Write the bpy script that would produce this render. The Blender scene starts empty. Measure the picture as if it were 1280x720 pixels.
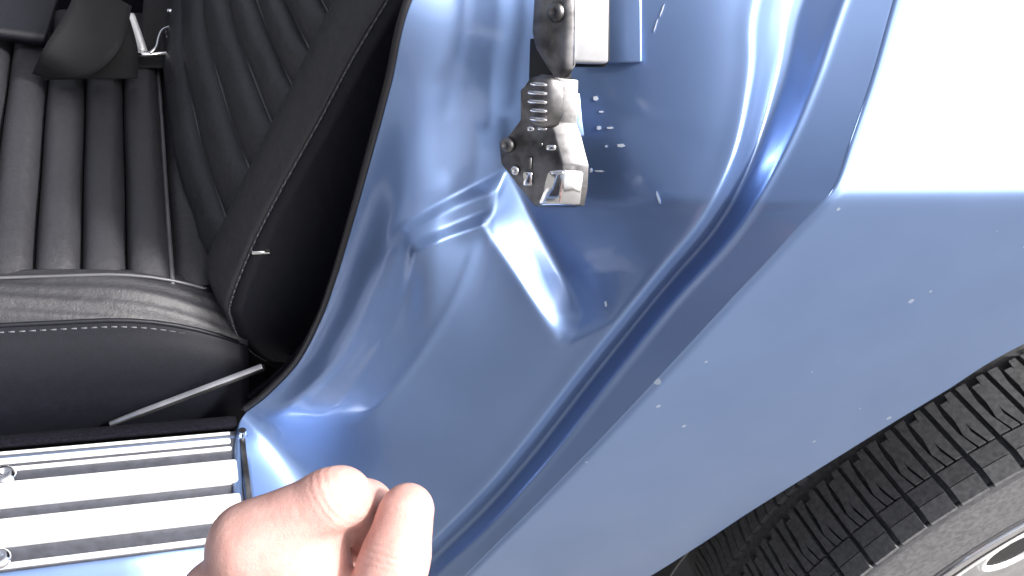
import bpy, bmesh, math, random
import numpy as np
from mathutils import Vector, Matrix
random.seed(4); rng = np.random.default_rng(4)
scene = bpy.context.scene

# ------------------------------------------------------------------ camera
# car frame: x = rearward, y = inboard, z = up; origin = fender crease at the door gap
F = 1229.0
ax = np.array([3330, 145, -1229.]); ax /= np.linalg.norm(ax)
sp = math.sin(math.radians(40))
bb_ = 0.738079
az = np.array([0.205094, bb_, sp]); az -= ax*(az@ax); az /= np.linalg.norm(az)
ay = np.cross(az, ax)
R = np.stack([ax, ay, az])                      # world = R @ cam
def ray(px, py):
    return R @ np.array([(px-640)/F, (360-py)/F, -1.0])
C = -ray(1040, 240)*0.50
cam_d = bpy.data.cameras.new('camera'); cam = bpy.data.objects.new('camera', cam_d)
scene.collection.objects.link(cam)
cam_d.sensor_width = 36; cam_d.lens = F/1280*36; cam_d.clip_start = .01; cam_d.clip_end = 2000
M4 = Matrix.Identity(4)
for i in range(3):
    for j in range(3): M4[i][j] = R[i][j]
    M4[i][3] = C[i]
cam.matrix_world = M4
scene.camera = cam

# ------------------------------------------------------------------ world, sun, exposure
SUN = Vector((0.53, -0.44, 0.725)).normalized()   # towards the sun
w = bpy.data.worlds.new('World'); scene.world = w; w.use_nodes = True
nt = w.node_tree; bg = nt.nodes['Background']
sky = nt.nodes.new('ShaderNodeTexSky'); sky.sky_type = 'NISHITA'; sky.sun_disc = False
sky.sun_elevation = math.asin(SUN.z); sky.sun_rotation = math.atan2(SUN.x, SUN.y)
sky.air_density = 0.6; sky.dust_density = 8.0; sky.ozone_density = 1.0
hsv = nt.nodes.new('ShaderNodeHueSaturation'); hsv.inputs['Saturation'].default_value = .38   # thin bright haze
nt.links.new(sky.outputs[0], hsv.inputs['Color']); nt.links.new(hsv.outputs[0], bg.inputs[0]); bg.inputs[1].default_value = 0.15
sd = bpy.data.lights.new('sun', 'SUN'); sd.energy = 3.0; sd.angle = math.radians(5); sd.color = (1, .975, .94)
so = bpy.data.objects.new('sun', sd); scene.collection.objects.link(so)
so.rotation_euler = SUN.to_track_quat('Z', 'Y').to_euler()
vs = scene.view_settings
vs.view_transform = 'Standard'; vs.look = 'None'; vs.gamma = 1; vs.use_curve_mapping = False
vs.exposure = 1.0

# ------------------------------------------------------------------ helpers
def onplane(px, py, n, p):
    d = ray(px, py); n = np.asarray(n, float); t = n@(np.asarray(p, float)-C)/(n@d); return C+t*d
def at_y(px, py, y): return onplane(px, py, (0, 1, 0), (0, y, 0))
def at_z(px, py, z): return onplane(px, py, (0, 0, 1), (0, 0, z))
def at_d(px, py, d): return C+ray(px, py)*d
def proj(P):
    P = np.asarray(P, float); c = (P-C)@R
    return 640+F*c[..., 0]/-c[..., 2], 360-F*c[..., 1]/-c[..., 2]
def sstep(a, b, x):
    t = np.clip((x-a)/(b-a), 0, 1); return t*t*(3-2*t)

def link(o, parent=None):
    scene.collection.objects.link(o)
    if parent is not None: o.parent = parent
    return o
def mesh_obj(name, verts, faces, mat, parent=None, smooth=True):
    me = bpy.data.meshes.new(name)
    me.from_pydata([tuple(map(float, v)) for v in verts], [], [tuple(map(int, f)) for f in faces])
    me.validate(); me.update()
    if smooth: me.polygons.foreach_set('use_smooth', [True]*len(me.polygons))
    if mat: me.materials.append(mat)
    return link(bpy.data.objects.new(name, me), parent)
def bm_obj(name, bm, mat, parent=None, smooth=True, autosharp=None):
    bmesh.ops.recalc_face_normals(bm, faces=bm.faces)
    me = bpy.data.meshes.new(name); bm.to_mesh(me); bm.free()
    if smooth: me.polygons.foreach_set('use_smooth', [True]*len(me.polygons))
    if autosharp is not None: me.set_sharp_from_angle(angle=math.radians(autosharp))
    me.materials.append(mat)
    return link(bpy.data.objects.new(name, me), parent)
def empty(name, loc, label, cat, parent=None):
    o = bpy.data.objects.new(name, None); o.location = loc; link(o, parent)
    o.empty_display_size = .05
    if label: o['label'] = label
    if cat: o['category'] = cat
    return o
def reparent(o, p):
    o.parent = p; o.matrix_parent_inverse = Matrix.Translation(-Vector(p.location)) if p.type == 'EMPTY' and p.parent is None else Matrix.Identity(4)
    return o
def grid_faces(nu, nv):
    i = np.arange(nv-1)[:, None]*nu+np.arange(nu-1)[None, :]
    return np.stack([i, i+1, i+nu+1, i+nu], -1).reshape(-1, 4)
def grid_obj(name, G, mat, parent=None, thick=None, flip=False):
    nv, nu = G.shape[:2]; f = grid_faces(nu, nv)
    if flip: f = f[:, ::-1]
    o = mesh_obj(name, G.reshape(-1, 3), f, mat, parent)
    if thick:
        m = o.modifiers.new('thickness', 'SOLIDIFY'); m.thickness = thick; m.offset = -1
    return o
def box(bm, c, s, M=None):
    r = bmesh.ops.create_cube(bm, size=1)['verts']
    for v in r:
        v.co = Vector((v.co.x*s[0]+c[0], v.co.y*s[1]+c[1], v.co.z*s[2]+c[2]))
        if M is not None: v.co = M @ v.co
    return r
def interp(pts, n):
    """points resampled along a Catmull-Rom spline"""
    P = np.asarray(pts, float); m = len(P)
    t = np.linspace(0, m-1, n); i = np.clip(t.astype(int), 0, m-2); u = (t-i)[:, None]
    p0 = P[np.clip(i-1, 0, m-1)]; p1 = P[i]; p2 = P[i+1]; p3 = P[np.clip(i+2, 0, m-1)]
    return .5*((2*p1)+(-p0+p2)*u+(2*p0-5*p1+4*p2-p3)*u*u+(-p0+3*p1-3*p2+p3)*u**3)
def tube(name, pts, r, mat, parent=None, seg=10, n=None, closed=False):
    P = np.asarray(pts, float) if n is None else interp(pts, n)
    rr = np.full(len(P), r) if np.isscalar(r) else np.interp(np.linspace(0, 1, len(P)), np.linspace(0, 1, len(r)), r)
    T = np.gradient(P, axis=0); T /= np.linalg.norm(T, axis=1)[:, None]+1e-12
    ref = np.array([0, 0, 1.]) if abs(T[0][2]) < .9 else np.array([1., 0, 0])
    V = []
    u = np.cross(ref, T[0]); u /= np.linalg.norm(u)
    for k in range(len(P)):
        u = u-T[k]*(u@T[k]); u /= np.linalg.norm(u); v = np.cross(T[k], u)
        a = np.linspace(0, 2*math.pi, seg, endpoint=False)
        V.append(P[k]+rr[k]*(np.cos(a)[:, None]*u+np.sin(a)[:, None]*v))
    V = np.concatenate(V); fs = []
    for k in range(len(P)-1):
        for j in range(seg): fs.append((k*seg+j, k*seg+(j+1) % seg, (k+1)*seg+(j+1) % seg, (k+1)*seg+j))
    fs.append(tuple(range(seg))[::-1]); fs.append(tuple(range((len(P)-1)*seg, len(P)*seg)))
    return mesh_obj(name, V, fs, mat, parent)
def prism(name, front, ext, mat, parent, bev=.0012, seg=2, sharp=40):
    """front: list of 3D points; ext: extrusion vector"""
    bm = bmesh.new()
    a = [bm.verts.new(tuple(p)) for p in front]; b = [bm.verts.new(tuple(np.asarray(p)+ext)) for p in front]
    n = len(a); bm.faces.new(a); bm.faces.new(b[::-1])
    for i in range(n): bm.faces.new((a[i], b[i], b[(i+1) % n], a[(i+1) % n]))
    bmesh.ops.recalc_face_normals(bm, faces=bm.faces)
    if bev: bmesh.ops.bevel(bm, geom=list(bm.edges), offset=bev, segments=seg, affect='EDGES', profile=.5)
    return bm_obj(name, bm, mat, parent, True, sharp)

# ------------------------------------------------------------------ materials
def new_mat(name):
    m = bpy.data.materials.new(name); m.use_nodes = True
    t = m.node_tree; b = t.nodes['Principled BSDF']; return m, t, b
def noise(t, scale, detail=3, vec=None, rough=.5):
    n = t.nodes.new('ShaderNodeTexNoise'); n.inputs['Scale'].default_value = scale
    n.inputs['Detail'].default_value = detail; n.inputs['Roughness'].default_value = rough
    if vec is None:
        g = t.nodes.new('ShaderNodeNewGeometry'); vec = g.outputs['Position']
    t.links.new(vec, n.inputs['Vector']); return n
def ramp(t, src, stops):
    r = t.nodes.new('ShaderNodeValToRGB'); t.links.new(src, r.inputs[0])
    e = r.color_ramp.elements
    while len(e) > len(stops): e.remove(e[-1])
    while len(e) < len(stops): e.new(1)
    for q, (p, c) in zip(e, stops): q.position = p; q.color = (*c, 1) if len(c) == 3 else c
    return r
def bump(t, b, src, strength, dist, prev=None):
    n = t.nodes.new('ShaderNodeBump'); n.inputs['Strength'].default_value = strength; n.inputs['Distance'].default_value = dist
    t.links.new(src, n.inputs['Height'])
    if prev is not None: t.links.new(prev.outputs[0], n.inputs['Normal'])
    t.links.new(n.outputs[0], b.inputs['Normal']); return n

def paint(name='blue_metallic_paint', specks=True):
    m, t, b = new_mat(name)
    n = noise(t, 14, 3); r = ramp(t, n.outputs[0], [(.3, (.147, .230, .425)), (.7, (.165, .252, .455))])
    col = r.outputs[0]
    if specks:                                   # sparse dust specks and nicks
        g = t.nodes.new('ShaderNodeNewGeometry')
        v = t.nodes.new('ShaderNodeTexVoronoi'); v.inputs['Scale'].default_value = 48
        t.links.new(g.outputs['Position'], v.inputs['Vector'])
        n2 = noise(t, 9, 2); lo = ramp(t, n2.outputs[0], [(.46, (0, 0, 0)), (.66, (.12, .12, .12))])
        mt = t.nodes.new('ShaderNodeMath'); mt.operation = 'LESS_THAN'
        t.links.new(v.outputs['Distance'], mt.inputs[0]); t.links.new(lo.outputs[0], mt.inputs[1])
        mx = t.nodes.new('ShaderNodeMix'); mx.data_type = 'RGBA'
        mf = t.nodes.new('ShaderNodeMath'); mf.operation = 'MULTIPLY'; mf.inputs[1].default_value = .55
        t.links.new(mt.outputs[0], mf.inputs[0]); t.links.new(mf.outputs[0], mx.inputs['Factor'])
        t.links.new(col, mx.inputs['A']); mx.inputs['B'].default_value = (.6, .66, .75, 1); col = mx.outputs['Result']
    t.links.new(col, b.inputs['Base Color'])
    b.inputs['Metallic'].default_value = .7
    nr = noise(t, 16, 4); rr_ = ramp(t, nr.outputs[0], [(.3, (.36, .36, .36)), (.7, (.42, .42, .42))]); t.links.new(rr_.outputs[0], b.inputs['Roughness'])
    b.inputs['Coat Weight'].default_value = .8; b.inputs['Coat Roughness'].default_value = .12
    return m
def simple(name, col, rough, metal=0, bscale=None, bstr=.2, bdist=.0005, var=.15, coat=0, spec=None):
    m, t, b = new_mat(name)
    n = noise(t, bscale*.3 if bscale else 30, 3)
    lo = tuple(c*(1-var) for c in col); hi = tuple(min(1, c*(1+var)) for c in col)
    r = ramp(t, n.outputs[0], [(.3, lo), (.7, hi)]); t.links.new(r.outputs[0], b.inputs['Base Color'])
    b.inputs['Roughness'].default_value = rough; b.inputs['Metallic'].default_value = metal
    if coat: b.inputs['Coat Weight'].default_value = coat; b.inputs['Coat Roughness'].default_value = .1
    if spec is not None: b.inputs['Specular IOR Level'].default_value = spec
    if bscale:
        n2 = noise(t, bscale, 4); bump(t, b, n2.outputs[0], bstr, bdist)
    return m
PAINT = paint()
PAINT_JAMB = paint('blue_jamb_paint', False)
LEATHER = simple('black_leather', (.027, .027, .032), .52, 0, 900, .35, .0006)
t_ = LEATHER.node_tree; b_ = t_.nodes['Principled BSDF']; prev_ = b_.inputs['Normal'].links[0].from_node
nw = noise(t_, 85, 4, rough=.6); bump(t_, b_, nw.outputs[0], .22, .004, prev_)
LEATHER_SIDE = simple('black_vinyl', (.007, .0075, .012), .5, 0, 700, .3, .0004, spec=.3)
STITCH = simple('grey_thread', (.10, .10, .115), .7)
PIPING = simple('pale_piping', (.085, .085, .095), .35)
CARPET = simple('black_carpet', (.008, .008, .013), .95, 0, 1500, .8, .002, .4, spec=.1)
ALU = simple('brushed_aluminium', (.95, .95, .95), .48, .55, 500, .05, .0002, .03)
CHROME = simple('chrome', (.86, .86, .88), .10, 1, 300, .05, .0003, .06)
TRIM = simple('dull_bright_trim', (.52, .52, .54), .33, .95, 120, .2, .0006, .35)
STAINED = simple('stained_bright_zinc', (.62, .62, .64), .40, .9, 160, .25, .0006, .22)
GREYMETAL = simple('worn_cadmium_steel', (.20, .196, .20), .40, 1, 260, .15, .0006, .6)
INSERT = simple('dark_grey_insert', (.040, .043, .056), .55, 0, 600, .25, .0004, .25)
RUBBER = simple('tyre_rubber', (.092, .093, .098), .62, 0, 800, .25, .0004, .3)
SIDEW = simple('sidewall_rubber', (.058, .058, .063), .55, 0, 500, .2, .0004, .25)
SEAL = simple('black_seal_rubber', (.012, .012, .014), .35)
CHIP = simple('bare_paint_chip', (.75, .80, .88), .3, .3)
WELLM = simple('wheel_well_black', (.010, .010, .011), .9, 0, 200, .5, .001)
CONCRETE = simple('concrete', (.12, .118, .115), .85, 0, 60, .4, .002, .2)
BELT = simple('black_webbing', (.006, .006, .008), .8, 0, 1800, .5, .0006)
def skin_mat():
    m, t, b = new_mat('skin')
    n = noise(t, 110, 6, rough=.65); r = ramp(t, n.outputs[0], [(.3, (.46, .25, .22)), (.7, (.57, .35, .31))])
    t.links.new(r.outputs[0], b.inputs['Base Color']); b.inputs['Roughness'].default_value = .48
    b.inputs['Subsurface Weight'].default_value = .25; b.inputs['Subsurface Radius'].default_value = (.010, .004, .002)
    b.inputs['Subsurface Scale'].default_value = .6
    n2 = noise(t, 420, 4); n3 = noise(t, 1500, 2)
    p = bump(t, b, n2.outputs[0], .2, .0010); bump(t, b, n3.outputs[0], .3, .0005, p)
    return m, t, b
SKIN, skt, skb = skin_mat()
NAIL = simple('finger_nail', (.62, .42, .37), .22)

# ------------------------------------------------------------------ ground
gz = -0.845
g = mesh_obj('ground', [(-300, -300, gz), (300, -300, gz), (300, 300, gz), (-300, 300, gz)], [(0, 1, 2, 3)], CONCRETE, None, False)
g['kind'] = 'structure'

car = empty('car', (0, 0, 0), 'blue metallic vintage sports car seen at its open door frame and rear wheel', 'car')

# ------------------------------------------------------------------ rear quarter panel
def fy(z):
    z = np.asarray(z, float)
    s = .0032; k = 1.40
    up = k*s*np.logaddexp(0, z/s)-k*s*math.log(2)*np.exp(-(z/.02)**2)*0
    return up+np.where(z < 0, .22*z*z, 0)
def on_fender(px, py):
    d = ray(px, py); lo, hi = .25, 1.6
    g_ = lambda t: (C+t*d)[1]-fy((C+t*d)[2])
    ts = np.linspace(lo, hi, 400); vals = [g_(t) for t in ts]
    for a, b in zip(range(399), range(1, 400)):
        if vals[a] < 0 <= vals[b]:
            lo, hi = ts[a], ts[b]; break
    for _ in range(40):
        m = .5*(lo+hi)
        if g_(m) < 0: lo = m
        else: hi = m
    return C+hi*d
OUT_PX = [(1160, -140), (1120, 0), (1092, 100), (1062, 190), (1043, 240), (1020, 266), (965, 325), (900, 394), (820, 480), (735, 569), (665, 640), (598, 706), (540, 765), (490, 815)]
OUT3 = np.array([on_fender(*p) for p in OUT_PX])
arch_px = [(815, 719), (880, 678), (950, 632), (1080, 551), (1180, 490), (1280, 430)]
A3 = np.array([on_fender(*p) for p in arch_px])
L = interp(np.vstack([OUT3, OUT3[-1]+[-.06, 0, -.13]]), 330)[:, [0, 2]]
zt = L[0][1]
# far boundary: rear end, over the wheel arch and down its front to the bottom of the door gap
far = [(.9, zt), (.9, .02), (.80, .0), (.60, -.004), (.45, -.016), (.34, -.055)]+[(p[0], p[2]) for p in A3[::-1]]+[(.042, -.475), (.028, -.52), (.015, -.57)]
seglen = np.r_[0, np.cumsum(np.linalg.norm(np.diff(interp(far, 600), axis=0), axis=1))]
Fd = interp(far, 600); vv = np.linspace(0, 1, 330)
Fd = np.stack([np.interp(vv*seglen[-1], seglen, Fd[:, q]) for q in (0, 1)], -1)
u = np.concatenate([np.linspace(0, .04, 14)[:-1], np.linspace(.04, 1, 200)])[None, :, None]
XZ = L[:, None]*(1-u)+Fd[:, None]*u
Y = fy(XZ[..., 1])
d_edge = np.sqrt(((XZ-XZ[:, :1])**2).sum(-1))
Y = Y+.0024*np.exp(-(d_edge/.003)**2)
QP = np.stack([XZ[..., 0], Y, XZ[..., 1]], -1)
qp = grid_obj('quarter_panel', QP, PAINT, car, .006, True)

# ------------------------------------------------------------------ door jamb
ZS = -.297
IN = [((590, -140), .150), ((515, 0), .130), ((489, 105), .129), ((462, 205), .127), ((438, 290), .126), ((418, 355), .126), ((400, 403), .127), ((372, 455), .129),
      ((332, 497), 'm'), ((305, 519), 's'), ((298, 545), 's'), ((298, 640), 's')]
IN3 = []
for (p, k) in IN:
    if not isinstance(k, str): IN3.append(at_y(*p, k))
    elif k == 'm': IN3.append(at_y(*p, .132))
    else: IN3.append(at_z(*p, ZS+.003))
IN3 = np.array(IN3)
NV, NU = 420, 380
I = interp(IN3, NV); O = interp(OUT3+np.array([0, .0018, 0]), NV)
uu = np.linspace(0, 1, NU)[None, :, None]
BASE = I[:, None]*(1-uu)+O[:, None]*uu
PX, PY = proj(BASE)
def dist_poly(pts, signed=True):
    P = np.asarray(pts, float); best = np.full(PX.shape, 1e9); sg = np.ones(PX.shape)
    for a, b in zip(P[:-1], P[1:]):
        d = b-a; L2 = d@d
        t = np.clip(((PX-a[0])*d[0]+(PY-a[1])*d[1])/L2, 0, 1)
        qx = PX-(a[0]+t*d[0]); qy = PY-(a[1]+t*d[1]); dd = np.hypot(qx, qy)
        cr = d[0]*qy-d[1]*qx
        m = dd < best; best = np.where(m, dd, best); sg = np.where(m, np.sign(cr), sg)
    return best*sg if signed else best
def inside(poly):
    P = np.asarray(poly, float); c = np.zeros(PX.shape, bool); j = len(P)-1
    for i in range(len(P)):
        xi, yi = P[i]; xj, yj = P[j]
        with np.errstate(divide='ignore', invalid='ignore'):
            hit = ((yi > PY) != (yj > PY)) & (PX < (xj-xi)*(PY-yi)/(yj-yi+1e-12)+xi)
        c ^= hit; j = i
    return c
def sm(pts, n=60): return interp(pts, n)
FL = sm([(1110, -140), (1055, 0), (1020, 100), (980, 190), (920, 290), (840, 380), (760, 480), (683, 578), (610, 660), (555, 711), (510, 760), (460, 815)])
RG = sm([(1000, -140), (945, 0), (938, 90), (918, 190), (880, 270), (830, 332), (787, 385), (726, 460), (660, 545), (610, 605), (550, 665), (490, 725), (430, 780)])
dF = dist_poly(FL); dR = dist_poly(RG)          # positive = left of the line going down
if dF[200, 5] < 0: dF = -dF; dR = -dR
h = np.zeros(PX.shape)
# flange, gutter, ridge
wF = np.abs(dF); wR = np.abs(dR); tG = np.where(dF > 0, wF/(wF+wR+1e-6), 0); tG = np.where(dR > 0, 1, tG)
prof = np.interp(tG, [0, .06, .45, .6, .8, .93, 1], [-.008, -.0095, -.0215, -.022, -.0115, -.001, .001])
dO = dist_poly(sm(OUT_PX), False)
prof = np.where(dF <= 0, -.008*dO/(dO+wF+1e-6), prof)
h += prof
# stepped boss under the latch
K1 = np.concatenate([sm([(330, 530), (385, 490), (430, 440), (470, 360), (497, 283)], 30), [(563, 246), (632, 211)], [(680, 300), (728, 392), (722, 412)]])
KM = np.concatenate([sm([(372, 566), (410, 520), (450, 470), (495, 400), (520, 313)], 30), [(560, 297), (603, 282)], [(648, 348), (692, 416)]])
K2 = np.concatenate([sm([(355, 570), (420, 547), (470, 510), (520, 450), (570, 370), (603, 284)], 30), [(648, 349), (692, 417)]])
close = [(712, 425), (700, 1100), (200, 1100), (250, 560)]
in1 = inside(np.concatenate([K1, close])); inM = inside(np.concatenate([KM, [(705, 430)], close[1:]])); in2 = inside(np.concatenate([K2, [(705, 430)], close[1:]]))
d1 = dist_poly(K1, False); dM = dist_poly(KM, False); d2 = dist_poly(K2, False)
Q = [(706, 424), (760, 395), (850, 290), (900, 190), (930, 60), (950, -200)]
dQ = dist_poly(Q); dQ = dQ if dQ[5, 5] > 0 else -dQ
f_right = sstep(0, 1, (dQ+12)/np.interp(PY, [150, 260, 340, 400], [260, 190, 110, 70]))
f_low = 1-sstep(430, 570, PY)*(PX < 560)
D = (.0095+.0245*sstep(470, 665, PX))*np.clip(f_right, 0, 1)*f_low
wr = sstep(-9, 9, PX-(603-(PY-283)*.40))        # 1 on the right-hand slope of the gable
wr = np.where(PY > 283, 1.0*(PX > 603), wr)
t1 = d1/(d1+dM+1e-6); t2 = dM/(dM+d2+1e-6)
lvlM = -D*.6*(1-sstep(505, 550, PX))*(1-wr)
lips = np.interp(t1, [0, .32, .68, 1], [0, .42, .58, 1])
wl = 1-sstep(488, 522, PX)
midL = -D+(lvlM+D)*(lips*(1-wl)+t1*wl)
midR = -D*(1-t1)
hb = np.where(~in1, -D, 0)
hb = np.where(in1 & ~inM, midL*(1-wr)+midR*wr, hb)
hb = np.where(inM & ~in2, lvlM*(1-t2), hb)
h += hb*np.where(dR > 0, 1, np.clip(1-tG*0, 0, 1)*sstep(0, 1, tG))
def blur(a, r):
    p = int(math.ceil(3*r)); k = np.exp(-.5*(np.arange(-p, p+1)/r)**2); k /= k.sum()
    a = np.pad(a, p, mode='edge')
    a = np.apply_along_axis(lambda q: np.convolve(q, k, 'valid'), 0, a)
    return np.apply_along_axis(lambda q: np.convolve(q, k, 'valid'), 1, a)
# the boss leans out at its left shoulder: smooth field shaped so its ledge catches the sun
cp = [(497, 283, .015), (520, 313, .0205), (470, 300, .012), (450, 240, .009), (470, 190, .008), (560, 246, .009), (560, 298, .006), (603, 283, -.008), (600, 350, -.004), (520, 400, .009), (480, 420, .011), (440, 470, .008),
      (540, 480, .001), (640, 480, 0), (440, 300, .010), (420, 380, .010), (632, 212, 0), (700, 300, 0), (700, 420, 0), (560, 150, .003), (500, 100, .007), (640, 100, 0), (560, 0, .003), (660, -80, 0), (520, -60, .005), (400, 420, .009), (365, 500, .005), (310, 560, 0), (420, 560, .001), (520, 560, 0), (640, 580, 0), (760, 200, 0), (800, 60, 0), (820, 330, 0), (760, 440, 0), (900, 150, 0), (950, 0, 0), (900, 300, 0), (560, 660, 0), (430, 660, 0), (340, 640, 0), (700, 520, 0), (1050, 0, 0), (1000, 200, 0), (800, 480, 0)]
cp = np.array(cp, float)
tps = lambda r2: r2*np.log(r2+1e-9)
K_ = tps(((cp[:, None, :2]-cp[None, :, :2])/100)**2 @ np.ones(2)); nC = len(cp)
A_ = np.zeros((nC+3, nC+3)); A_[:nC, :nC] = K_+np.eye(nC)*1e-3; A_[:nC, nC] = 1; A_[:nC, nC+1:] = cp[:, :2]/100; A_[nC:, :nC] = A_[:nC, nC:].T
sol = np.linalg.solve(A_, np.r_[cp[:, 2], 0, 0, 0])
fld = sol[nC]+sol[nC+1]*PX/100+sol[nC+2]*PY/100
for w_, (cx, cy, _) in zip(sol[:nC], cp): fld = fld+w_*tps(((PX-cx)/100)**2+((PY-cy)/100)**2)
fade = np.clip(wR*(dR > 0)/60, 0, 1)*sstep(0, .10, uu[..., 0])
h += fld*fade
swage = sstep(283, 330, PY)*(1-sstep(490, 545, PY))*(PX < 612)
h += swage*(.0016*np.exp(-(d1/7)**2)+.0014*np.exp(-(d2/7)**2)+.0008*np.exp(-(dM/6)**2))
h += .0012*np.exp(-(dR/15)**2)+.0012*np.exp(-(dF/5)**2)
h = blur(h, 1.4)
wB = np.clip(sstep(470, 535, PY)*(1-sstep(500, 560, PX))+(1-in1)*sstep(10, 40, d1)*(1-sstep(600, 680, PX)), 0, 1)
wB = blur(wB, 5)
h = h*(1-wB)+blur(h, 9)*wB
dirs = BASE-C; dl = np.linalg.norm(dirs, axis=-1, keepdims=True)
JAMB = BASE-dirs/dl*h[..., None]
jamb = grid_obj('door_jamb', JAMB, PAINT_JAMB, car, .004, True)
from mathutils.bvhtree import BVHTree
jb = BVHTree.FromPolygons([tuple(p) for p in JAMB.reshape(-1, 3)], [tuple(map(int, f)) for f in grid_faces(NU, NV)])
def on_jamb(px, py, lift=0.0):
    d = Vector(ray(px, py)); hit = jb.ray_cast(Vector(C), d.normalized())
    if hit[0] is None: return None, None
    n = hit[1]; n = n if n.dot(d) < 0 else -n
    return np.array(hit[0]+n*lift), np.array(n)

# black rubber seal along the inner edge, and black trim behind it
rowd = O-I; rowd /= np.linalg.norm(rowd, axis=1)[:, None]
tube('weatherstrip', (JAMB[:, 0]-rowd*.0016+np.array([.0006, .0022, 0]))[:345:5], .0026, SEAL, car, 10)
trimG = np.stack([I[:345]+np.array([.004, .019, -.002]), I[:345]+np.array([.05, .06, -.002]), I[:345]+np.array([.30, .10, -.002])], 1)
grid_obj('interior_trim_panel', trimG, CARPET, car, .004)

# ------------------------------------------------------------------ rocker and sill plate
ys = lambda px, py: at_z(px, py, ZS)[1]
xr = -.2745                                     # rear end of the plate
prof_r = [(.118, ZS-.02), (.117, ZS-.005), (.112, ZS-.004), (.045, ZS-.0035), (.036, ZS-.002), (.030, ZS-.004), (.022, ZS-.010), (.012, ZS-.018), (.002, ZS-.028), (-.006, ZS-.042), (-.008, ZS-.06), (-.004, ZS-.12), (.03, ZS-.2)]
pr = interp(prof_r, 70)
RK = np.stack([np.stack([np.full(len(pr), x), pr[:, 0], pr[:, 1]], -1) for x in (-1.0, -.8, -.6, -.45, -.35, -.268)], 0)
grid_obj('rocker_panel', RK, PAINT_JAMB, car, .004)
PI = interp([(.1278, ZS-.003), (.137, ZS-.006), (.146, ZS-.02), (.150, ZS-.06), (.152, -.46)], 20)
grid_obj('inner_sill_carpet', np.stack([np.stack([np.full(20, x), PI[:, 0], PI[:, 1]], -1) for x in (-1.0, -.6, -.4, -.30, -.274)], 0), CARPET, car, .003)
sill = empty('sill_plate', (0, 0, 0), None, None, car)
b0, b1 = ys(0, 566), ys(0, 712)
def bar(name, ya, yb, z0, z1, mat, x0=-1.0, x1=xr, bev=.0012, round_end=False):
    bm = bmesh.new(); box(bm, ((x0+x1)/2, (ya+yb)/2, (z0+z1)/2), (x1-x0, abs(ya-yb), z1-z0))
    bmesh.ops.bevel(bm, geom=list(bm.edges), offset=bev, segments=3, affect='EDGES', profile=.5)
    return bm_obj(name, bm, mat, sill, True, 40)
bar('base_plate', b1-.001, b0+.001, ZS-.003, ZS, INSERT, bev=.0006)
rib_rows = [(566, 569, .0015), (574.5, 581.5, .0022), (586.5, 590.5, .0022), (607, 637, .0045), (653, 686, .0045), (707, 712.5, .003)]
for ya_, yb_, hh in rib_rows:
    bar('rib', ys(0, ya_), ys(0, yb_), ZS-.001, ZS+hh, ALU, bev=min(.0016, abs(ys(0, ya_)-ys(0, yb_))*.4), x1=xr-(.003 if hh > .004 else .005))
bar('end_bracket', b1+.012, b0-.008, ZS-.001, ZS+.003, GREYMETAL, x0=xr+.0005, x1=xr+.0045, bev=.0008)
bm = bmesh.new(); bmesh.ops.create_cone(bm, cap_ends=True, segments=10, radius1=.0028, radius2=.0026, depth=.006)
for v_ in bm.verts: v_.co += Vector((xr+.003, b0-.004, ZS+.003))
bm_obj('end_clip', bm, CHROME, sill, True, 40)
def screw(name, p, r, parent, n=(0, 0, 1), mat=CHROME, slot='cross'):
    bm = bmesh.new()
    prof = [(r*1.0, 0), (r*.97, r*.22), (r*.8, r*.42), (r*.5, r*.52), (r*.42, r*.50), (r*.30, r*.25), (0.0001, r*.2)]
    S = 20; rows = []
    for (a, z) in prof: rows.append([bm.verts.new((a*math.cos(2*math.pi*k/S), a*math.sin(2*math.pi*k/S), z)) for k in range(S)])
    for A, B in zip(rows[:-1], rows[1:]):
        for k in range(S): bm.faces.new((A[k], A[(k+1) % S], B[(k+1) % S], B[k]))
    q = Vector(n).to_track_quat('Z', 'Y').to_matrix().to_4x4()
    bmesh.ops.transform(bm, matrix=Matrix.Translation(Vector(p)) @ q, verts=bm.verts)
    return bm_obj(name, bm, mat, parent)
for (px, py, r) in ((5, 595, .0072), (-1, 699, .0068)):
    p = at_z(px, py, ZS+.0046); screw('screw', p, r, sill)

# ------------------------------------------------------------------ striker / latch on the jamb
latch = empty('door_striker', (0, 0, 0), None, None, car)
pj, nj = on_jamb(665, 170)
nF = np.array([-.78, -.58, .18]); nF /= np.linalg.norm(nF)
def plate_pts(pix, lift):
    p0 = on_jamb(655, 175)[0]+nj*lift
    return [onplane(x, y, nF, p0) for x, y in pix]
E1 = np.array([.020, -.003, .0])
prism('lower_body', plate_pts([(676, 92), (689, 96), (688, 152), (693, 166), (703, 204), (702, 232), (698, 255), (668, 257), (647, 232), (626, 205), (624, 184), (650, 150), (650, 112)], .030), E1*.75, GREYMETAL, latch, .0007)
prism('seal_plate', plate_pts([(676, 92), (694, 96), (696, 152), (714, 206), (712, 235), (706, 258), (668, 258), (650, 235)], .0225), E1*.35, SEAL, latch, .0006)
prism('mounting_plate', plate_pts([(690, 112), (712, 114), (716, 150), (719, 170), (690, 175), (680, 150)], .008), E1*.3, PAINT_JAMB, latch)
prism('block', plate_pts([(684, 213), (704, 211), (700, 255), (671, 256)], .036), E1*.6, CHROME, latch, .0016)
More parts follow.
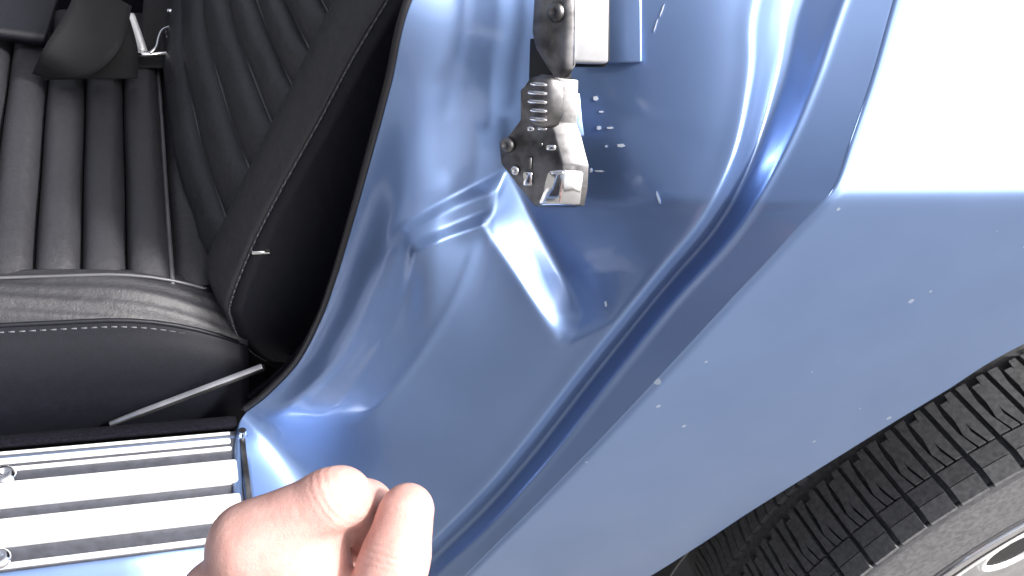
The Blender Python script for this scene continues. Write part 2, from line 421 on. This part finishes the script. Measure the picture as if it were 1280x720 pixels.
# ribbed roller at the top of the lower body
p0 = on_jamb(655, 175)[0]+nj*.036
prism('roller', [onplane(x, y, nF, p0) for x, y in [(662, 93), (682, 94), (686, 120), (684, 145), (676, 160), (660, 158), (649, 135), (648, 112)]], E1*.5, GREYMETAL, latch, .003, 3)
for k in range(5):
    yy = 102+k*11
    prism('tooth', [onplane(x, y, nF, p0+nF*.002) for x, y in [(662-(k in (1, 2))*3, yy), (679, yy+1), (680, yy+6), (661-(k in (1, 2))*3, yy+5)]], E1*.12, CHROME, latch, .0006, 1)
def lp(x, y, lift=.0312): return onplane(x, y, nF, on_jamb(655, 175)[0]+nj*lift)
screw('screw', lp(634, 181, .0305), .0046, latch, nF, GREYMETAL)
screw('screw', lp(644, 213, .0305), .0028, latch, nF, CHROME)
for (x0, y0, x1, y1, m_) in [(655, 196, 662, 212, GREYMETAL), (653, 215, 663, 232, CHROME), (658, 158, 665, 164, CHROME), (671, 159, 681, 163, CHROME), (682, 181, 692, 188, CHROME), (670, 178, 676, 184, GREYMETAL), (688, 214, 702, 218, CHROME)]:
    lift = .0315 if y1 < 210 or x1 < 680 else .0372
    prism('boss', [lp(x0, y0, lift), lp(x1, y0, lift), lp(x1, y1, lift), lp(x0, y1, lift)], E1*.08, m_, latch, .0007, 2)
# upper half
E2 = np.array([.021, -.004, .002])
nU = np.array([-.85, -.45, .15]); nU /= np.linalg.norm(nU)
pu = on_jamb(690, 60)[0]+nj*.046
up = lambda x, y, l=0: onplane(x, y, nU, pu+nU*l)
prism('upper_plate', [up(x, y) for x, y in [(676, -150), (706, -150), (707, 40), (706, 88), (700, 97), (692, 97), (684, 86), (669, 61), (664, 40)]], E2*.22, GREYMETAL, latch, .0012)
prism('upper_edge', [up(x, y, -.0062) for x, y in [(709, -150), (717, -150), (717, 60), (715, 84), (706, 92)]], E2*.10, CHROME, latch, .0012)
prism('upper_block', [up(x, y, -.009) for x, y in [(690, -150), (714, -150), (714, 78), (690, 78)]], E2*.95, STAINED, latch, .0018, 3)
prism('upper_seal', [up(x, y, -.032) for x, y in [(716, -150), (758, -150), (757, 76), (751, 84), (716, 84)]], E2*.12, SEAL, latch, .0008)
prism('shadow_gap', plate_pts([(662, 48), (700, 46), (702, 116), (660, 118)], .016), E1*.3, SEAL, latch, .0006)  # black plate painting the shadow gap between the latch halves
screw('screw', up(695, 15, .0004), .0052, latch, nU, GREYMETAL)
# painted shim pad behind the upper half
pads = [on_jamb(x, y)[0] for x, y in [(752, -60), (802, -60), (803, 78), (756, 79)]]
prism('shim', [p+nj*.0035 for p in pads], -nj*.008, PAINT_JAMB, latch, .0014, 3)
# bare chips in the paint beside the latch
for (x, y, a, b, an) in [(745, 123, 3.2, 3, 0), (752, 140, 3, 1.2, 0), (749, 160, 2.6, 2.6, .3), (763, 160, 4, 1.4, 0), (777, 182, 5, 2.2, 0), (758, 183, 1.4, 1.4, 0), (739, 213, 1.4, 3, 0), (750, 214, 6, 1, .05), (828, 13, .8, 9, .35), (820, 32, .7, 9, .3), (823, 247, 1.0, 8, -.3), (758, 420-40, 1.6, 4, -.1)]:
    q = []
    for sx, sy in ((-1, -.6), (.4, -1), (1, .3), (.2, 1), (-.9, .7)):
        dx, dy = sx*a, sy*b; X_ = x+dx*math.cos(an)-dy*math.sin(an); Y_ = y+dx*math.sin(an)+dy*math.cos(an)
        p, n_ = on_jamb(X_, Y_, .0005)
        if p is not None: q.append(p)
    if len(q) >= 3: prism('paint_chip', q, -nj*.0004, CHIP, jamb, 0)

# ------------------------------------------------------------------ wheel
WX, WZ, RT = .53, -.51, .335
wheel = empty('wheel', (0, 0, 0), None, None, car)
def lathe(name, prof, mat, parent, seg=160, sharp=None):
    """prof: list of (radius, y); axis along y through (WX, WZ)"""
    P = np.asarray(prof, float); a = np.linspace(0, 2*math.pi, seg, endpoint=False)
    V = np.stack([WX+P[None, :, 0]*np.cos(a)[:, None], np.broadcast_to(P[None, :, 1], (seg, len(P))), WZ+P[None, :, 0]*np.sin(a)[:, None]], -1)
    n = len(P); fs = []
    for i in range(seg):
        for j in range(n-1): fs.append((i*n+j, i*n+j+1, ((i+1) % seg)*n+j+1, ((i+1) % seg)*n+j))
    o = mesh_obj(name, V.reshape(-1, 3), fs, mat, parent)
    if sharp: o.data.set_sharp_from_angle(angle=math.radians(sharp))
    return o
lathe('tyre', np.concatenate([interp([(.205, .004), (.212, -.006), (.232, -.0115), (.262, -.0145), (.296, -.0145), (.318, -.012), (.3265, -.007), (.3275, .0)], 30), interp([(.3275, .01), (.3285, .08), (.3285, .15), (.326, .2), (.30, .225), (.25, .23), (.205, .2)], 30)]), RUBBER, wheel, 180)
lathe('sidewall_rib', interp([(.3275, -.0065), (.3290, -.0095), (.3265, -.012), (.321, -.0125)], 8), SIDEW, wheel, 180)
lathe('sidewall_ring', [(.238, -.0122), (.239, -.0138), (.2415, -.0142), (.2425, -.0128)], SIDEW, wheel, 180)
# tread: one pitch of blocks, shared mesh data, one object per block
PITCH = math.radians(5)
def cyl(arc, y, rr): a = math.pi-arc/RT; return (rr*math.cos(a), y, rr*math.sin(a))
def slab(bm, quad, r0, r1):
    """quad: (arc,y) corners; curved enough with straight edges at this size"""
    lo = [bm.verts.new(cyl(a, y, r0)) for a, y in quad]
    c = np.mean(quad, axis=0)
    hi = [bm.verts.new(cyl(c[0]+(a-c[0])*.95, c[1]+(y-c[1])*.97, r1-(.0025 if y < -.005 else 0))) for a, y in quad]
    n = len(quad); bm.faces.new(hi)
    for i in range(n): bm.faces.new((lo[i], lo[(i+1) % n], hi[(i+1) % n], hi[i]))
PW = PITCH*RT
def tread_mesh(kind):
    bm = bmesh.new()
    sl = lambda y: (y-.0)*-.10                   # slant of the lateral groove
    if kind == 0:                                # shoulder block, three fingers and a foot
        W = PW-.0040; w3 = W/3
        zz = lambda y: .0016*(1 if int(y*1000//13) % 2 else -1)
        for k in range(3):
            a0 = -W/2+k*w3+(.0007 if k else 0); a1 = -W/2+(k+1)*w3-(.0007 if k < 2 else 0)
            ys_ = [.020, .037, .055, .074] if k != 1 else [.020, .034, .050, .068]
            L_ = [(a0+sl(y)+(zz(y) if k else 0), y) for y in ys_]; R_ = [(a1+sl(y)+(zz(y) if k < 2 else 0), y) for y in ys_]
            slab(bm, L_+R_[::-1], RT-.008, RT)
        slab(bm, [(-W/2+sl(.0), .004), (-W/2+sl(.019), .0188), (W/2+sl(.019), .0188), (W/2+sl(0), .004)], RT-.008, RT-.0002)
        slab(bm, [(-W/2, -.0115), (-W/2, .0034), (W/2, .0034), (W/2, -.0115)], RT-.012, RT-.0003)
    else:
        W = PW-.0045; w2 = W/2
        for k in range(2):
            a0 = -W/2+k*w2+(.0007 if k else 0); a1 = -W/2+(k+1)*w2-(.0007 if not k else 0)
            y0, y1 = (.086, .138)
            slab(bm, [(a0-.004, y0), (a0+.002, (y0+y1)/2), (a0-.003, y1), (a1-.003, y1), (a1+.002, (y0+y1)/2), (a1-.004, y0)], RT-.008, RT)
    bmesh.ops.recalc_face_normals(bm, faces=bm.faces)
    me = bpy.data.meshes.new('tread_block'); bm.to_mesh(me); bm.free(); me.materials.append(RUBBER); return me
tm = [tread_mesh(0), tread_mesh(1)]
for kind in (0, 1):
    for k in range(-11, 30):
        o = bpy.data.objects.new('tread_block', tm[kind]); link(o, wheel)
        o.location = (WX, 0, WZ); o.rotation_euler = (0, (k+.35*kind+.12)*PITCH, 0)
# rim with trim ring, slots and lug disc
lathe('rim', interp([(.205, .012), (.208, -.002), (.2085, -.0065), (.206, -.0085), (.201, -.0075), (.197, -.002), (.189, .001), (.178, -.001), (.160, -.002), (.12, -.004), (.09, -.010), (.07, -.016), (.04, -.02), (.001, -.02)], 110), CHROME, wheel, 160)
lathe('trim_ring', interp([(.2345, -.004), (.2350, -.0140), (.2310, -.0170), (.2250, -.0160), (.2070, -.0080)], 24), CHROME, wheel, 180)
for k in range(5):
    a0 = math.radians(141+k*72)
    pts = []
    for t in np.linspace(0, 2*math.pi, 28):
        rr = .163+.025*math.cos(t); aa = a0+.20*math.sin(t)
        pts.append((WX+rr*math.cos(aa), -.0035, WZ+rr*math.sin(aa)))
    tube('slot_rim', pts, .0042, ALU, wheel, 8)
    bm = bmesh.new(); vsx = [bm.verts.new((p[0], -.0040, p[2])) for p in pts[:-1]]; bm.faces.new(vsx)
    r_ = bmesh.ops.extrude_face_region(bm, geom=list(bm.faces))
    for e_ in r_['geom']:
        if isinstance(e_, bmesh.types.BMVert): e_.co.y += .012
    bm_obj('slot', bm, WELLM, wheel, False)
lathe('rim_groove', [(.2275, -.0172), (.2255, -.0176), (.2225, -.0166), (.2205, -.0148)], WELLM, wheel, 160)
lathe('rim_bead', interp([(.2205, -.0130), (.2200, -.0165), (.2170, -.0172), (.2145, -.0150), (.2140, -.0120)], 16), ALU, wheel, 160)
lathe('brake_drum', [(.001, .06), (.15, .06), (.155, .10), (.15, .18)], WELLM, wheel, 48)
# wheel well liner
aa = np.linspace(math.radians(-20), math.radians(200), 50)
WELL = np.stack([np.stack([WX+r_*np.cos(aa), np.full(50, y_), WZ+r_*np.sin(aa)], -1) for r_, y_ in ((.52, .012), (.52, .06), (.50, .3), (.44, .34), (.05, .34))], 0)
for j in range(5):                               # keep the liner inside the body: above the fender bottom only
    pass
liner = grid_obj('wheel_well_liner', np.stack([np.stack([np.where(True, WX+r_*np.cos(aa), 0), np.full(50, y_), WZ+np.minimum(r_*np.sin(aa), .40)], -1) for r_, y_ in ((.43, .06), (.43, .30), (.40, .34), (.03, .34))], 0), WELLM, car, .003)

# ------------------------------------------------------------------ interior floor, tunnel, bulkhead
bm = bmesh.new()
box(bm, (-.55, .55, -.47), (1.2, .86, .03)); bm_obj('floor_carpet', bm, CARPET, car, False)
bm = bmesh.new(); box(bm, (-.45, .84, -.28), (1.4, .2, .40)); bmesh.ops.bevel(bm, geom=list(bm.edges), offset=.03, segments=3, affect='EDGES'); bm_obj('centre_tunnel', bm, CARPET, car, True)
bm = bmesh.new(); box(bm, (.10, .55, -.15), (.04, .9, .55)); bm_obj('rear_bulkhead', bm, CARPET, car, False)

# the open door, hinged ahead of the frame and swung out unseen, added to shade the jamb
dr = Matrix.Translation((-1.12, -.02, 0)) @ Matrix.Rotation(math.radians(-112), 4, 'Z')
door = empty('door', (0, 0, 0), None, None, car)
def door_part(name, outline, y0, y1, mat, bev):
    return prism(name, [np.array(dr @ Vector((x, y0, z))) for x, z in outline], np.array(dr.to_3x3() @ Vector((0, y1-y0, 0))), mat, door, bev, 3, 40)
door_part('door_skin', [(0, -.52), (.10, -.56), (.86, -.54), (.98, -.36), (1.06, -.05), (1.05, .08), (.9, .12), (.3, .13), (0, .09)], 0, .05, PAINT, .012)
door_part('trim_panel', [(.05, -.47), (.84, -.47), (.93, -.32), (.99, -.05), (.97, .09), (.3, .10), (.05, .07)], .0505, .085, LEATHER_SIDE, .012)
door_part('armrest', [(.30, -.17), (.74, -.15), (.75, -.10), (.30, -.11)], .0855, .14, LEATHER, .012)

# ------------------------------------------------------------------ bucket seat
seat = empty('bucket_seat', (0, 0, 0), 'black leather bucket seat with pleated cushion and reclined pleated backrest', 'seat')
cushion = empty('cushion', (0, 0, 0), None, None, seat)
back = empty('backrest', (0, 0, 0), None, None, seat)
ztop = -.236
def pleat_mesh(name, A, B, Nrm, half_w, hgt, parent, mat, curve=None, n=26):
    """strip from A to B, domed across its width; Nrm = outward, across = Nrm x along"""
    A = np.asarray(A); B = np.asarray(B); al = (B-A)/np.linalg.norm(B-A); ac = np.cross(Nrm, al)
    t = np.linspace(0, 1, n); s = np.linspace(-1, 1, 15)
    G = np.zeros((n, 15, 3))
    ph = rng.uniform(0, 6)
    for i, ti in enumerate(t):
        c = A+(B-A)*ti
        if curve is not None: c = c+curve(ti)
        endf = 1-.8*max(0, (abs(ti-.5)-.44)/.06)
        for j, sj in enumerate(s):
            dome = (1-abs(sj)**3.2)
            wob = .0009*math.sin(ti*17+ph)+.0006*math.sin(ti*41+ph*2)*(1-abs(sj))
            G[i, j] = c+ac*half_w*sj+np.asarray(Nrm)*(hgt*dome*max(endf, .15)-.004*(abs(sj) > .99)+wob)
    return grid_obj(name, G, mat, parent)
# cushion pleats run across the car
crease_x = [-.312-.0297*k for k in range(0, 12)]
for xa, xb in zip(crease_x[:-1], crease_x[1:]):
    xm = (xa+xb)/2
    pleat_mesh('pleat', (xm, .213, ztop-.004), (xm, .60, ztop-.002), (0, 0, 1), (xa-xb)/2-.0003, .0105, cushion, LEATHER, lambda t: np.array([0, 0, .006*math.sin(t*math.pi)]))
pleat_mesh('pleat', (-.2945, .213, ztop-.012), (-.2945, .60, ztop-.006), (0, 0, 1), .0172, .009, cushion, LEATHER)
tube('piping', [(-.3120, .212, ztop-.003), (-.3122, .3, ztop+.001), (-.312, .42, ztop+.002), (-.312, .6, ztop)], .0017, PIPING, cushion, 8, 20)
# foam body below the pleats
bm = bmesh.new(); box(bm, (-.48, .40, -.33), (.42, .40, .17)); bmesh.ops.bevel(bm, geom=list(bm.edges), offset=.012, segments=3, affect='EDGES')
bm_obj('cushion_core', bm, LEATHER_SIDE, cushion, True)
# outboard roll, seam and side panel: profile swept along x
xs = np.linspace(-.68, -.262, 60)
def edge_drop(x): return .034*np.clip((x+.36)/.10, 0, 1.2)**2
prof_c = [(.226, ztop-.003), (.216, ztop+.001), (.207, ztop+.0005), (.199, ztop-.002), (.192, ztop-.006), (.1865, ztop-.010), (.1835, ztop-.013)]
PC = interp(prof_c, 24)
G = np.stack([np.stack([np.full(24, x), PC[:, 0]+.0009*np.sin(PC[:, 0]*900+x*25)*0, PC[:, 1]+.005-edge_drop(x)+.0012*np.sin(x*60+PC[:, 0]*420)*np.sin(PC[:, 0]*260)], -1) for x in xs], 0)
grid_obj('edge_roll', G, LEATHER, cushion, .003)
for k, (yy, zz, r_) in enumerate([(.2135, ztop+.0072, .0012), (.1835, ztop-.0072, .0016)]):
    tube('seam', [(x, yy, zz-edge_drop(x)) for x in xs[::2]], r_, PIPING if k == 0 else LEATHER_SIDE, cushion, 6)
for x in np.arange(-.52, -.285, .0062):           # top stitching below the roll
    p = np.array([x, .1818, ztop-.0118-edge_drop(x)])
    tube('stitch', [p, p+np.array([.0038, 0, -edge_drop(x+.0038)+edge_drop(x)])], .0006, STITCH, cushion, 5)
prof_s = [(.1835, ztop-.008), (.1795, ztop-.015), (.172, ztop-.03), (.166, ztop-.055), (.163, ztop-.08), (.166, ztop-.13), (.170, ztop-.20)]
PS = interp(prof_s, 30)
G = np.stack([np.stack([np.full(30, x), PS[:, 0]+.004*np.sin(x*14)*np.linspace(0, 1, 30), PS[:, 1]-edge_drop(x)*np.linspace(1, .2, 30)], -1) for x in xs], 0)
grid_obj('side_panel', G, LEATHER_SIDE, cushion, .003)
# backrest: leans rearward; front plane x = x0 + k (z+.2)
kx = .362
def bx(z): return -.2655+(z+.2)*kx
nb = np.array([-1, 0, kx]); nb /= np.linalg.norm(nb)
upv = np.array([kx, 0, 1]); upv /= np.linalg.norm(upv)
zc = [-.252, -.213, -.170, -.132, -.101, -.074, -.047, -.02, .008, .036, .064, .092, .12, .148]
curveb = lambda t: np.array([-.012*math.sin(t*math.pi)-.014*t, 0, .030*t])
for za, zb in zip(zc[:-1], zc[1:]):
    zm = (za+zb)/2; hw = (zb-za)/2*math.sqrt(1+kx*kx)
    pleat_mesh('pleat', (bx(zm), .238, zm), (bx(zm), .58, zm), nb, hw-.0003, .008, back, LEATHER, curveb)
for z_ in zc[1:-1]:
    P_ = [np.array([bx(z_), .238+.342*t, z_])+curveb(t)+nb*.0004 for t in np.linspace(0, 1, 22)]
    tube('welt', P_, .0013, PIPING, back, 6)  # paler than the leather, painting in the highlight lines between pleats
# backrest core
def brest(y, z, off=0): return np.array([bx(z), y, z])-nb*off
bm = bmesh.new()
c8 = []
for z_ in (-.31, .17):
    for off in (.004, .085):
        for y_ in (.205, .60):
            c8.append(bm.verts.new(tuple(brest(y_, z_, off))))
for f_ in ((0, 1, 3, 2), (4, 5, 7, 6), (0, 1, 5, 4), (2, 3, 7, 6), (0, 2, 6, 4), (1, 3, 7, 5)): bm.faces.new([c8[q] for q in f_])
bmesh.ops.recalc_face_normals(bm, faces=bm.faces); bmesh.ops.bevel(bm, geom=list(bm.edges), offset=.01, segments=3, affect='EDGES')
bm_obj('backrest_core', bm, LEATHER_SIDE, back, True)
# bolster roll along the outboard edge down to the seam, then flat side panel to the shell edge
zs_ = np.concatenate([np.linspace(.17, -.215, 50), ])
seam3 = [at_y(*p, .19) for p in [(530, -70), (485, 0), (440, 75), (400, 150), (350, 240), (315, 310), (290, 375), (291, 395), (300, 418), (318, 438), (335, 448)]]
SM = interp(seam3, 80)
G = []
for p in SM:
    z_ = p[2]; q = brest(.243, max(z_, -.235)+.004, .002)
    if z_ < -.24: q = q+np.array([0, 0, 0])
    row = []
    for t in np.linspace(0, 1, 14):
        c = q*(1-t)+p*t+nb*(.012*math.sin(math.pi*t**.8))*(1-.0*t)
        row.append(c)
    G.append(row)
grid_obj('bolster', np.array(G), LEATHER, back, .003)
tube('seam', SM, .0014, PIPING, back, 6)
for k in range(0, 79, 1):
    a_ = SM[k]+np.array([-.0012, -.0030, 0]); b_ = SM[k]+(SM[k+1]-SM[k])*.55+np.array([-.0012, -.0030, 0])
    tube('stitch', [a_, b_], .00055, STITCH, back, 5)
G = []
for p in SM:
    row = []
    for t in np.linspace(0, 1, 16):
        row.append(p+np.array([.13*t, -.004*math.sin(math.pi*t)-.0005+.012*t, .0]) + np.array([0, 0, -.02*t]))
    G.append(row)
grid_obj('side_panel', np.array(G), LEATHER_SIDE, back, .003)
hinge = at_y(326, 314, .187)
prism('hinge_clip', [hinge+np.array(v_) for v_ in ((-.006, 0, -.0015), (.006, 0, -.001), (.006, 0, .001), (-.006, 0, .0015))], np.array([0, -.002, 0]), CHROME, seat, .0004, 1)
# bright trim strip along the seat foot
s0, s1 = at_y(138, 534, .158), at_y(331, 462, .158)
dv = (s1-s0); dvn = dv/np.linalg.norm(dv); upn = np.array([0, -.5, 1.0]); upn -= dvn*(upn@dvn); upn /= np.linalg.norm(upn); outn = np.cross(dvn, upn)
prism('seat_track_trim', [s0+upn*.0014, s0+dv*.2+upn*.0040, s1+upn*.0048, s1-upn*.0040, s0+dv*.2-upn*.0036, s0-upn*.0014], -outn*.004 if outn[1] < 0 else outn*.004, TRIM, seat, .0008)

# ------------------------------------------------------------------ seat belt lying on the cushion
belt = empty('seat_belt', (0, 0, 0), 'folded black seat belt with chrome buckle lying where cushion meets backrest', 'seat belt')
def wz(x, y, z): return at_z(x, y, z)
def ribbon(name, L_, R_, mat, parent, n=24, th=.0018):
    A = interp(L_, n); B = interp(R_, n); t = np.linspace(0, 1, 9)[None, :, None]
    return grid_obj(name, A[:, None]*(1-t)+B[:, None]*t, mat, parent, th)
ribbon('webbing', [wz(40, 92, -.215), wz(55, 60, -.185), wz(85, 10, -.165), wz(100, -30, -.16)], [wz(58, 98, -.216), wz(110, 96, -.2), wz(150, 60, -.178), wz(165, 8, -.17)], BELT, belt)
ribbon('webbing', [wz(55, 100, -.218), wz(80, 50, -.19), wz(88, 4, -.172)], [wz(172, 98, -.218), wz(172, 60, -.198), wz(158, 10, -.175)], BELT, belt)
ribbon('webbing', [wz(172, 84, -.222), wz(176, 40, -.212), wz(182, -30, -.20)], [wz(230, 84, -.222), wz(226, 40, -.212), wz(222, -30, -.20)], BELT, belt)
tube('buckle_bar', [wz(152, 67, -.212), wz(190, 68, -.210), wz(233, 66, -.212)], .0022, CHROME, belt, 10, 12)
tube('tongue', [wz(163, 20, -.195), wz(172, 45, -.203), wz(179, 66, -.211)], .0042, ALU, belt, 8, 10)
tube('latch_hook', [wz(187, 67, -.209), wz(195, 60, -.206), wz(198, 48, -.205), wz(203, 38, -.204), wz(214, 34, -.204), wz(221, 38, -.204)], .0018, CHROME, belt, 8, 20)
tube('buckle_pin', [wz(209, 14, -.20), wz(222, 14, -.20)], .0022, CHROME, belt, 8, 4)
prism('buckle_lid', [wz(205, 34, -.207), wz(223, 34, -.207), wz(221, 46, -.207), wz(207, 46, -.207)], np.array([0, 0, -.004]), GREYMETAL, belt, .001)
# dark padded ledge of the seat front / console at the upper left
ribbon('console_pad', [wz(-60, -10, -.19), wz(-20, -10, -.19), wz(80, -25, -.19)], [wz(-60, 42, -.205), wz(-10, 40, -.205), wz(56, 50, -.21)], LEATHER_SIDE, car, 20, .01)

# ------------------------------------------------------------------ hand
def sdf_cone(X, a, b, ra, rb):
    a = np.asarray(a); b = np.asarray(b); ba = b-a; l2 = ba@ba
    t = np.clip(((X-a)@ba)/l2, 0, 1)
    return np.linalg.norm(X-(a+t[..., None]*ba), axis=-1)-(ra+(rb-ra)*t)
def smin(a, b, k):
    hh = np.clip(.5+.5*(b-a)/k, 0, 1); return b*(1-hh)+a*hh-k*hh*(1-hh)
H = lambda x, y, d: at_d(x, y, d)
chains_palm = [
    (H(315, 688, .338), H(400, 930, .352), .0125, .020),
    (H(275, 750, .343), H(380, 940, .356), .0130, .020),
    (H(258, 815, .352), H(370, 960, .362), .0125, .018),
    (H(258, 880, .364), H(370, 980, .370), .0115, .018),
    (H(366, 702, .342), H(440, 860, .350), .0148, .019),
    (H(335, 700, .340), H(375, 700, .342), .0135, .0150),
    (H(400, 930, .352), H(430, 1080, .365), .024, .027),
    (H(370, 960, .362), H(400, 1090, .372), .022, .025),
    (H(415, 1060, .367), H(470, 1500, .44), .028, .034)]
index = [(H(313, 678, .337), H(412, 625, .333), .0135, .0102), (H(412, 625, .333), H(426, 620, .336), .0102, .0097), (H(428, 621, .338), H(458, 634, .354), .0095, .0092), (H(458, 634, .354), H(466, 672, .362), .0093, .0082)]
middle = [(H(272, 748, .343), H(370, 690, .378), .013, .0115), (H(370, 690, .378), H(440, 694, .375), .0110, .0098), (H(440, 694, .375), H(462, 740, .370), .0096, .0085)]
ring = [(H(258, 815, .352), H(350, 770, .392), .012, .011), (H(350, 770, .392), H(420, 790, .384), .0105, .009), (H(420, 790, .384), H(430, 840, .375), .009, .008)]
pinky = [(H(258, 880, .364), H(340, 850, .40), .011, .0095), (H(340, 850, .40), H(400, 860, .388), .0093, .008)]
thumb = [(H(440, 900, .352), H(466, 790, .338), .019, .0130), (H(466, 790, .338), H(487, 722, .334), .0128, .0110), (H(487, 722, .334), H(497, 688, .335), .0110, .0103), (H(497, 688, .335), H(507, 643, .338), .0100, .0083), (H(507, 643, .338), H(511, 634, .339), .0083, .0076)]
allp = np.array([p for ch in (chains_palm[:8], index, middle, ring, pinky, thumb) for c_ in ch for p in c_[:2]])
lo = allp.min(0)-.035; hi = allp.max(0)+.035
hs = .0009
dims = np.ceil((hi-lo)/hs).astype(int)
gx = [lo[i]+hs*np.arange(dims[i]) for i in range(3)]
X = np.stack(np.meshgrid(*gx, indexing='ij'), -1)
def union(ch, k, f=None):
    for c_ in ch:
        s_ = sdf_cone(X, *c_); f = s_ if f is None else smin(f, s_, k)
    return f
f = union(chains_palm, .012)
f = smin(f, union(index, .0035), .007)
f = smin(f, union(middle, .004), .004)
f = smin(f, union(ring, .004), .004)
f = smin(f, union(pinky, .004), .004)
f = smin(f, union(thumb[:2], .008), .010) if False else f
fth = union(thumb, .006)
# blend the thumb only near its root
root = np.asarray(H(445, 860, .35)); dr = np.linalg.norm(X-root, axis=-1)
kk = np.clip((.055-dr)/.03, 0, 1)*.014+.0012
hh = np.clip(.5+.5*(fth-f)/kk, 0, 1); f = fth*(1-hh)+f*hh-kk*hh*(1-hh)
def surface_nets(f, lo, hs):
    s = f < 0; n = f.shape
    idx = -np.ones(tuple(k-1 for k in n), int)
    acc = np.zeros(tuple(k-1 for k in n)+(3,)); cnt = np.zeros(tuple(k-1 for k in n))
    sl = lambda o: tuple(slice(o[i], n[i]-1+o[i]) for i in range(3))
    cs = [(a, b, c) for a in (0, 1) for b in (0, 1) for c in (0, 1)]
    for a in cs:
        for ax_ in range(3):
            if a[ax_] == 0:
                b = list(a); b[ax_] = 1
                fa, fb = f[sl(a)], f[sl(b)]; m = (fa < 0) != (fb < 0)
                t = np.where(m, fa/np.where(m, fa-fb, 1), 0)
                for q in range(3): acc[..., q] += np.where(m, a[q]+(t if q == ax_ else 0), 0)
                cnt += m
    act = cnt > 0; idx[act] = np.arange(act.sum())
    V = np.argwhere(act)+acc[act]/cnt[act][:, None]
    V = lo+hs*V; faces = []
    for ax_ in range(3):
        o1, o2 = [q for q in range(3) if q != ax_]
        a = s; sh = [slice(1, -1)]*3; sh[ax_] = slice(0, -1); s0 = s[tuple(sh)]
        sh[ax_] = slice(1, None); s1 = s[tuple(sh)]
        e = np.argwhere(s0 != s1)
        e2 = e.copy(); e2[:, o1] += 1; e2[:, o2] += 1
        flip = s0[tuple(e.T)]
        def id_(d1, d2):
            q = e2.copy(); q[:, o1] -= d1; q[:, o2] -= d2; return idx[tuple(q.T)]
        qd = np.stack([id_(1, 1), id_(0, 1), id_(0, 0), id_(1, 0)], -1)
        if ax_ == 1: flip = ~flip
        qd = np.where(flip[:, None], qd, qd[:, ::-1]); faces.append(qd)
    return V, np.concatenate(faces)
V, Fq = surface_nets(f, lo, hs)
Vf = lo+0
def crease(p, axis, width, period, reach, strength):
    """fine skin folds across a joint: ripples along the finger axis, only near the joint"""
    t, b = skt, skb; g_ = t.nodes.new('ShaderNodeNewGeometry')
    def vm(op, a, vec):
        n_ = t.nodes.new('ShaderNodeVectorMath'); n_.operation = op
        t.links.new(a, n_.inputs[0]); n_.inputs[1].default_value = tuple(vec); return n_
    def mth(op, a, val=None, a2=None):
        n_ = t.nodes.new('ShaderNodeMath'); n_.operation = op; t.links.new(a, n_.inputs[0])
        if a2 is not None: t.links.new(a2, n_.inputs[1])
        elif val is not None: n_.inputs[1].default_value = val
        return n_.outputs[0]
    dlt = vm('SUBTRACT', g_.outputs['Position'], p).outputs['Vector']
    s0_ = vm('DOT_PRODUCT', dlt, axis).outputs['Value']
    nz = noise(t, 260, 3); s1_ = mth('ADD', s0_, a2=mth('MULTIPLY', nz.outputs[0], .0022))
    rip = mth('SINE', mth('MULTIPLY', s1_, 2*math.pi/period))
    ln = t.nodes.new('ShaderNodeVectorMath'); ln.operation = 'LENGTH'; t.links.new(dlt, ln.inputs[0])
    m1 = mth('SUBTRACT', mth('ABSOLUTE', s0_), width); m1 = mth('MULTIPLY', m1, -1/width)
    m2 = mth('MULTIPLY', mth('SUBTRACT', ln.outputs['Value'], reach), -1/reach)
    for q_ in (m1, m2): q_.node.use_clamp = True
    hgt_ = mth('MULTIPLY', rip, a2=mth('MULTIPLY', m1, a2=m2))
    prev = b.inputs['Normal'].links[0].from_node
    bump(t, b, hgt_, strength, .0012, prev)
hand = mesh_obj('person', V, Fq, SKIN)
ua = lambda a, b: (np.asarray(b)-np.asarray(a))/np.linalg.norm(np.asarray(b)-np.asarray(a))
crease(H(412, 618, .325), ua(H(313, 678, .337), H(398, 625, .333)), .007, .0026, .022, .13)
crease(H(492, 700, .325), ua(H(487, 722, .334), H(507, 643, .338)), .006, .0024, .022, .13)
crease(H(425, 640, .333), ua(H(398, 625, .333), H(456, 634, .354)), .005, .0030, .016, .15)
crease(H(318, 690, .326), ua(H(400, 930, .352), H(315, 688, .338)), .010, .0045, .026, .09)
hand['label'] = 'bare hand reaching in, thumb and bent index finger pinched together over the sill'
hand['category'] = 'person'
ms = hand.modifiers.new('soften', 'SMOOTH'); ms.factor = .5; ms.iterations = 4
# thumb nail, a curved plate seated on the outer side of the tip
hb_ = BVHTree.FromPolygons([tuple(p) for p in V], [tuple(map(int, q)) for q in Fq])
tdir = np.asarray(H(509, 634, .3385))-np.asarray(H(494, 702, .334)); tdir /= np.linalg.norm(tdir)
tc = np.asarray(H(506, 641, .3377))
sidev = R @ np.array([.66, .22, .72]); sidev -= tdir*(sidev@tdir); sidev /= np.linalg.norm(sidev)
crossv = np.cross(tdir, sidev)
G = []
for t in np.linspace(-1, 1, 13):
    row = []
    for s_ in np.linspace(-1, 1, 13):
        yy = t*.0062; ww = .0056*(1-.25*max(0, t)**4)*math.sqrt(max(0, 1-.28*min(0, t)**2))
        org = tc+tdir*(yy-.001)+crossv*(s_*ww)+sidev*.03
        hit = hb_.ray_cast(Vector(org), Vector(-sidev))
        p = np.array(hit[0]) if hit[0] is not None else org-sidev*.021
        row.append(p+sidev*(.0005-.0007*(abs(s_)**4+abs(t)**6)))
    G.append(row)
grid_obj('thumb_nail', np.array(G), NAIL, hand, .0005)
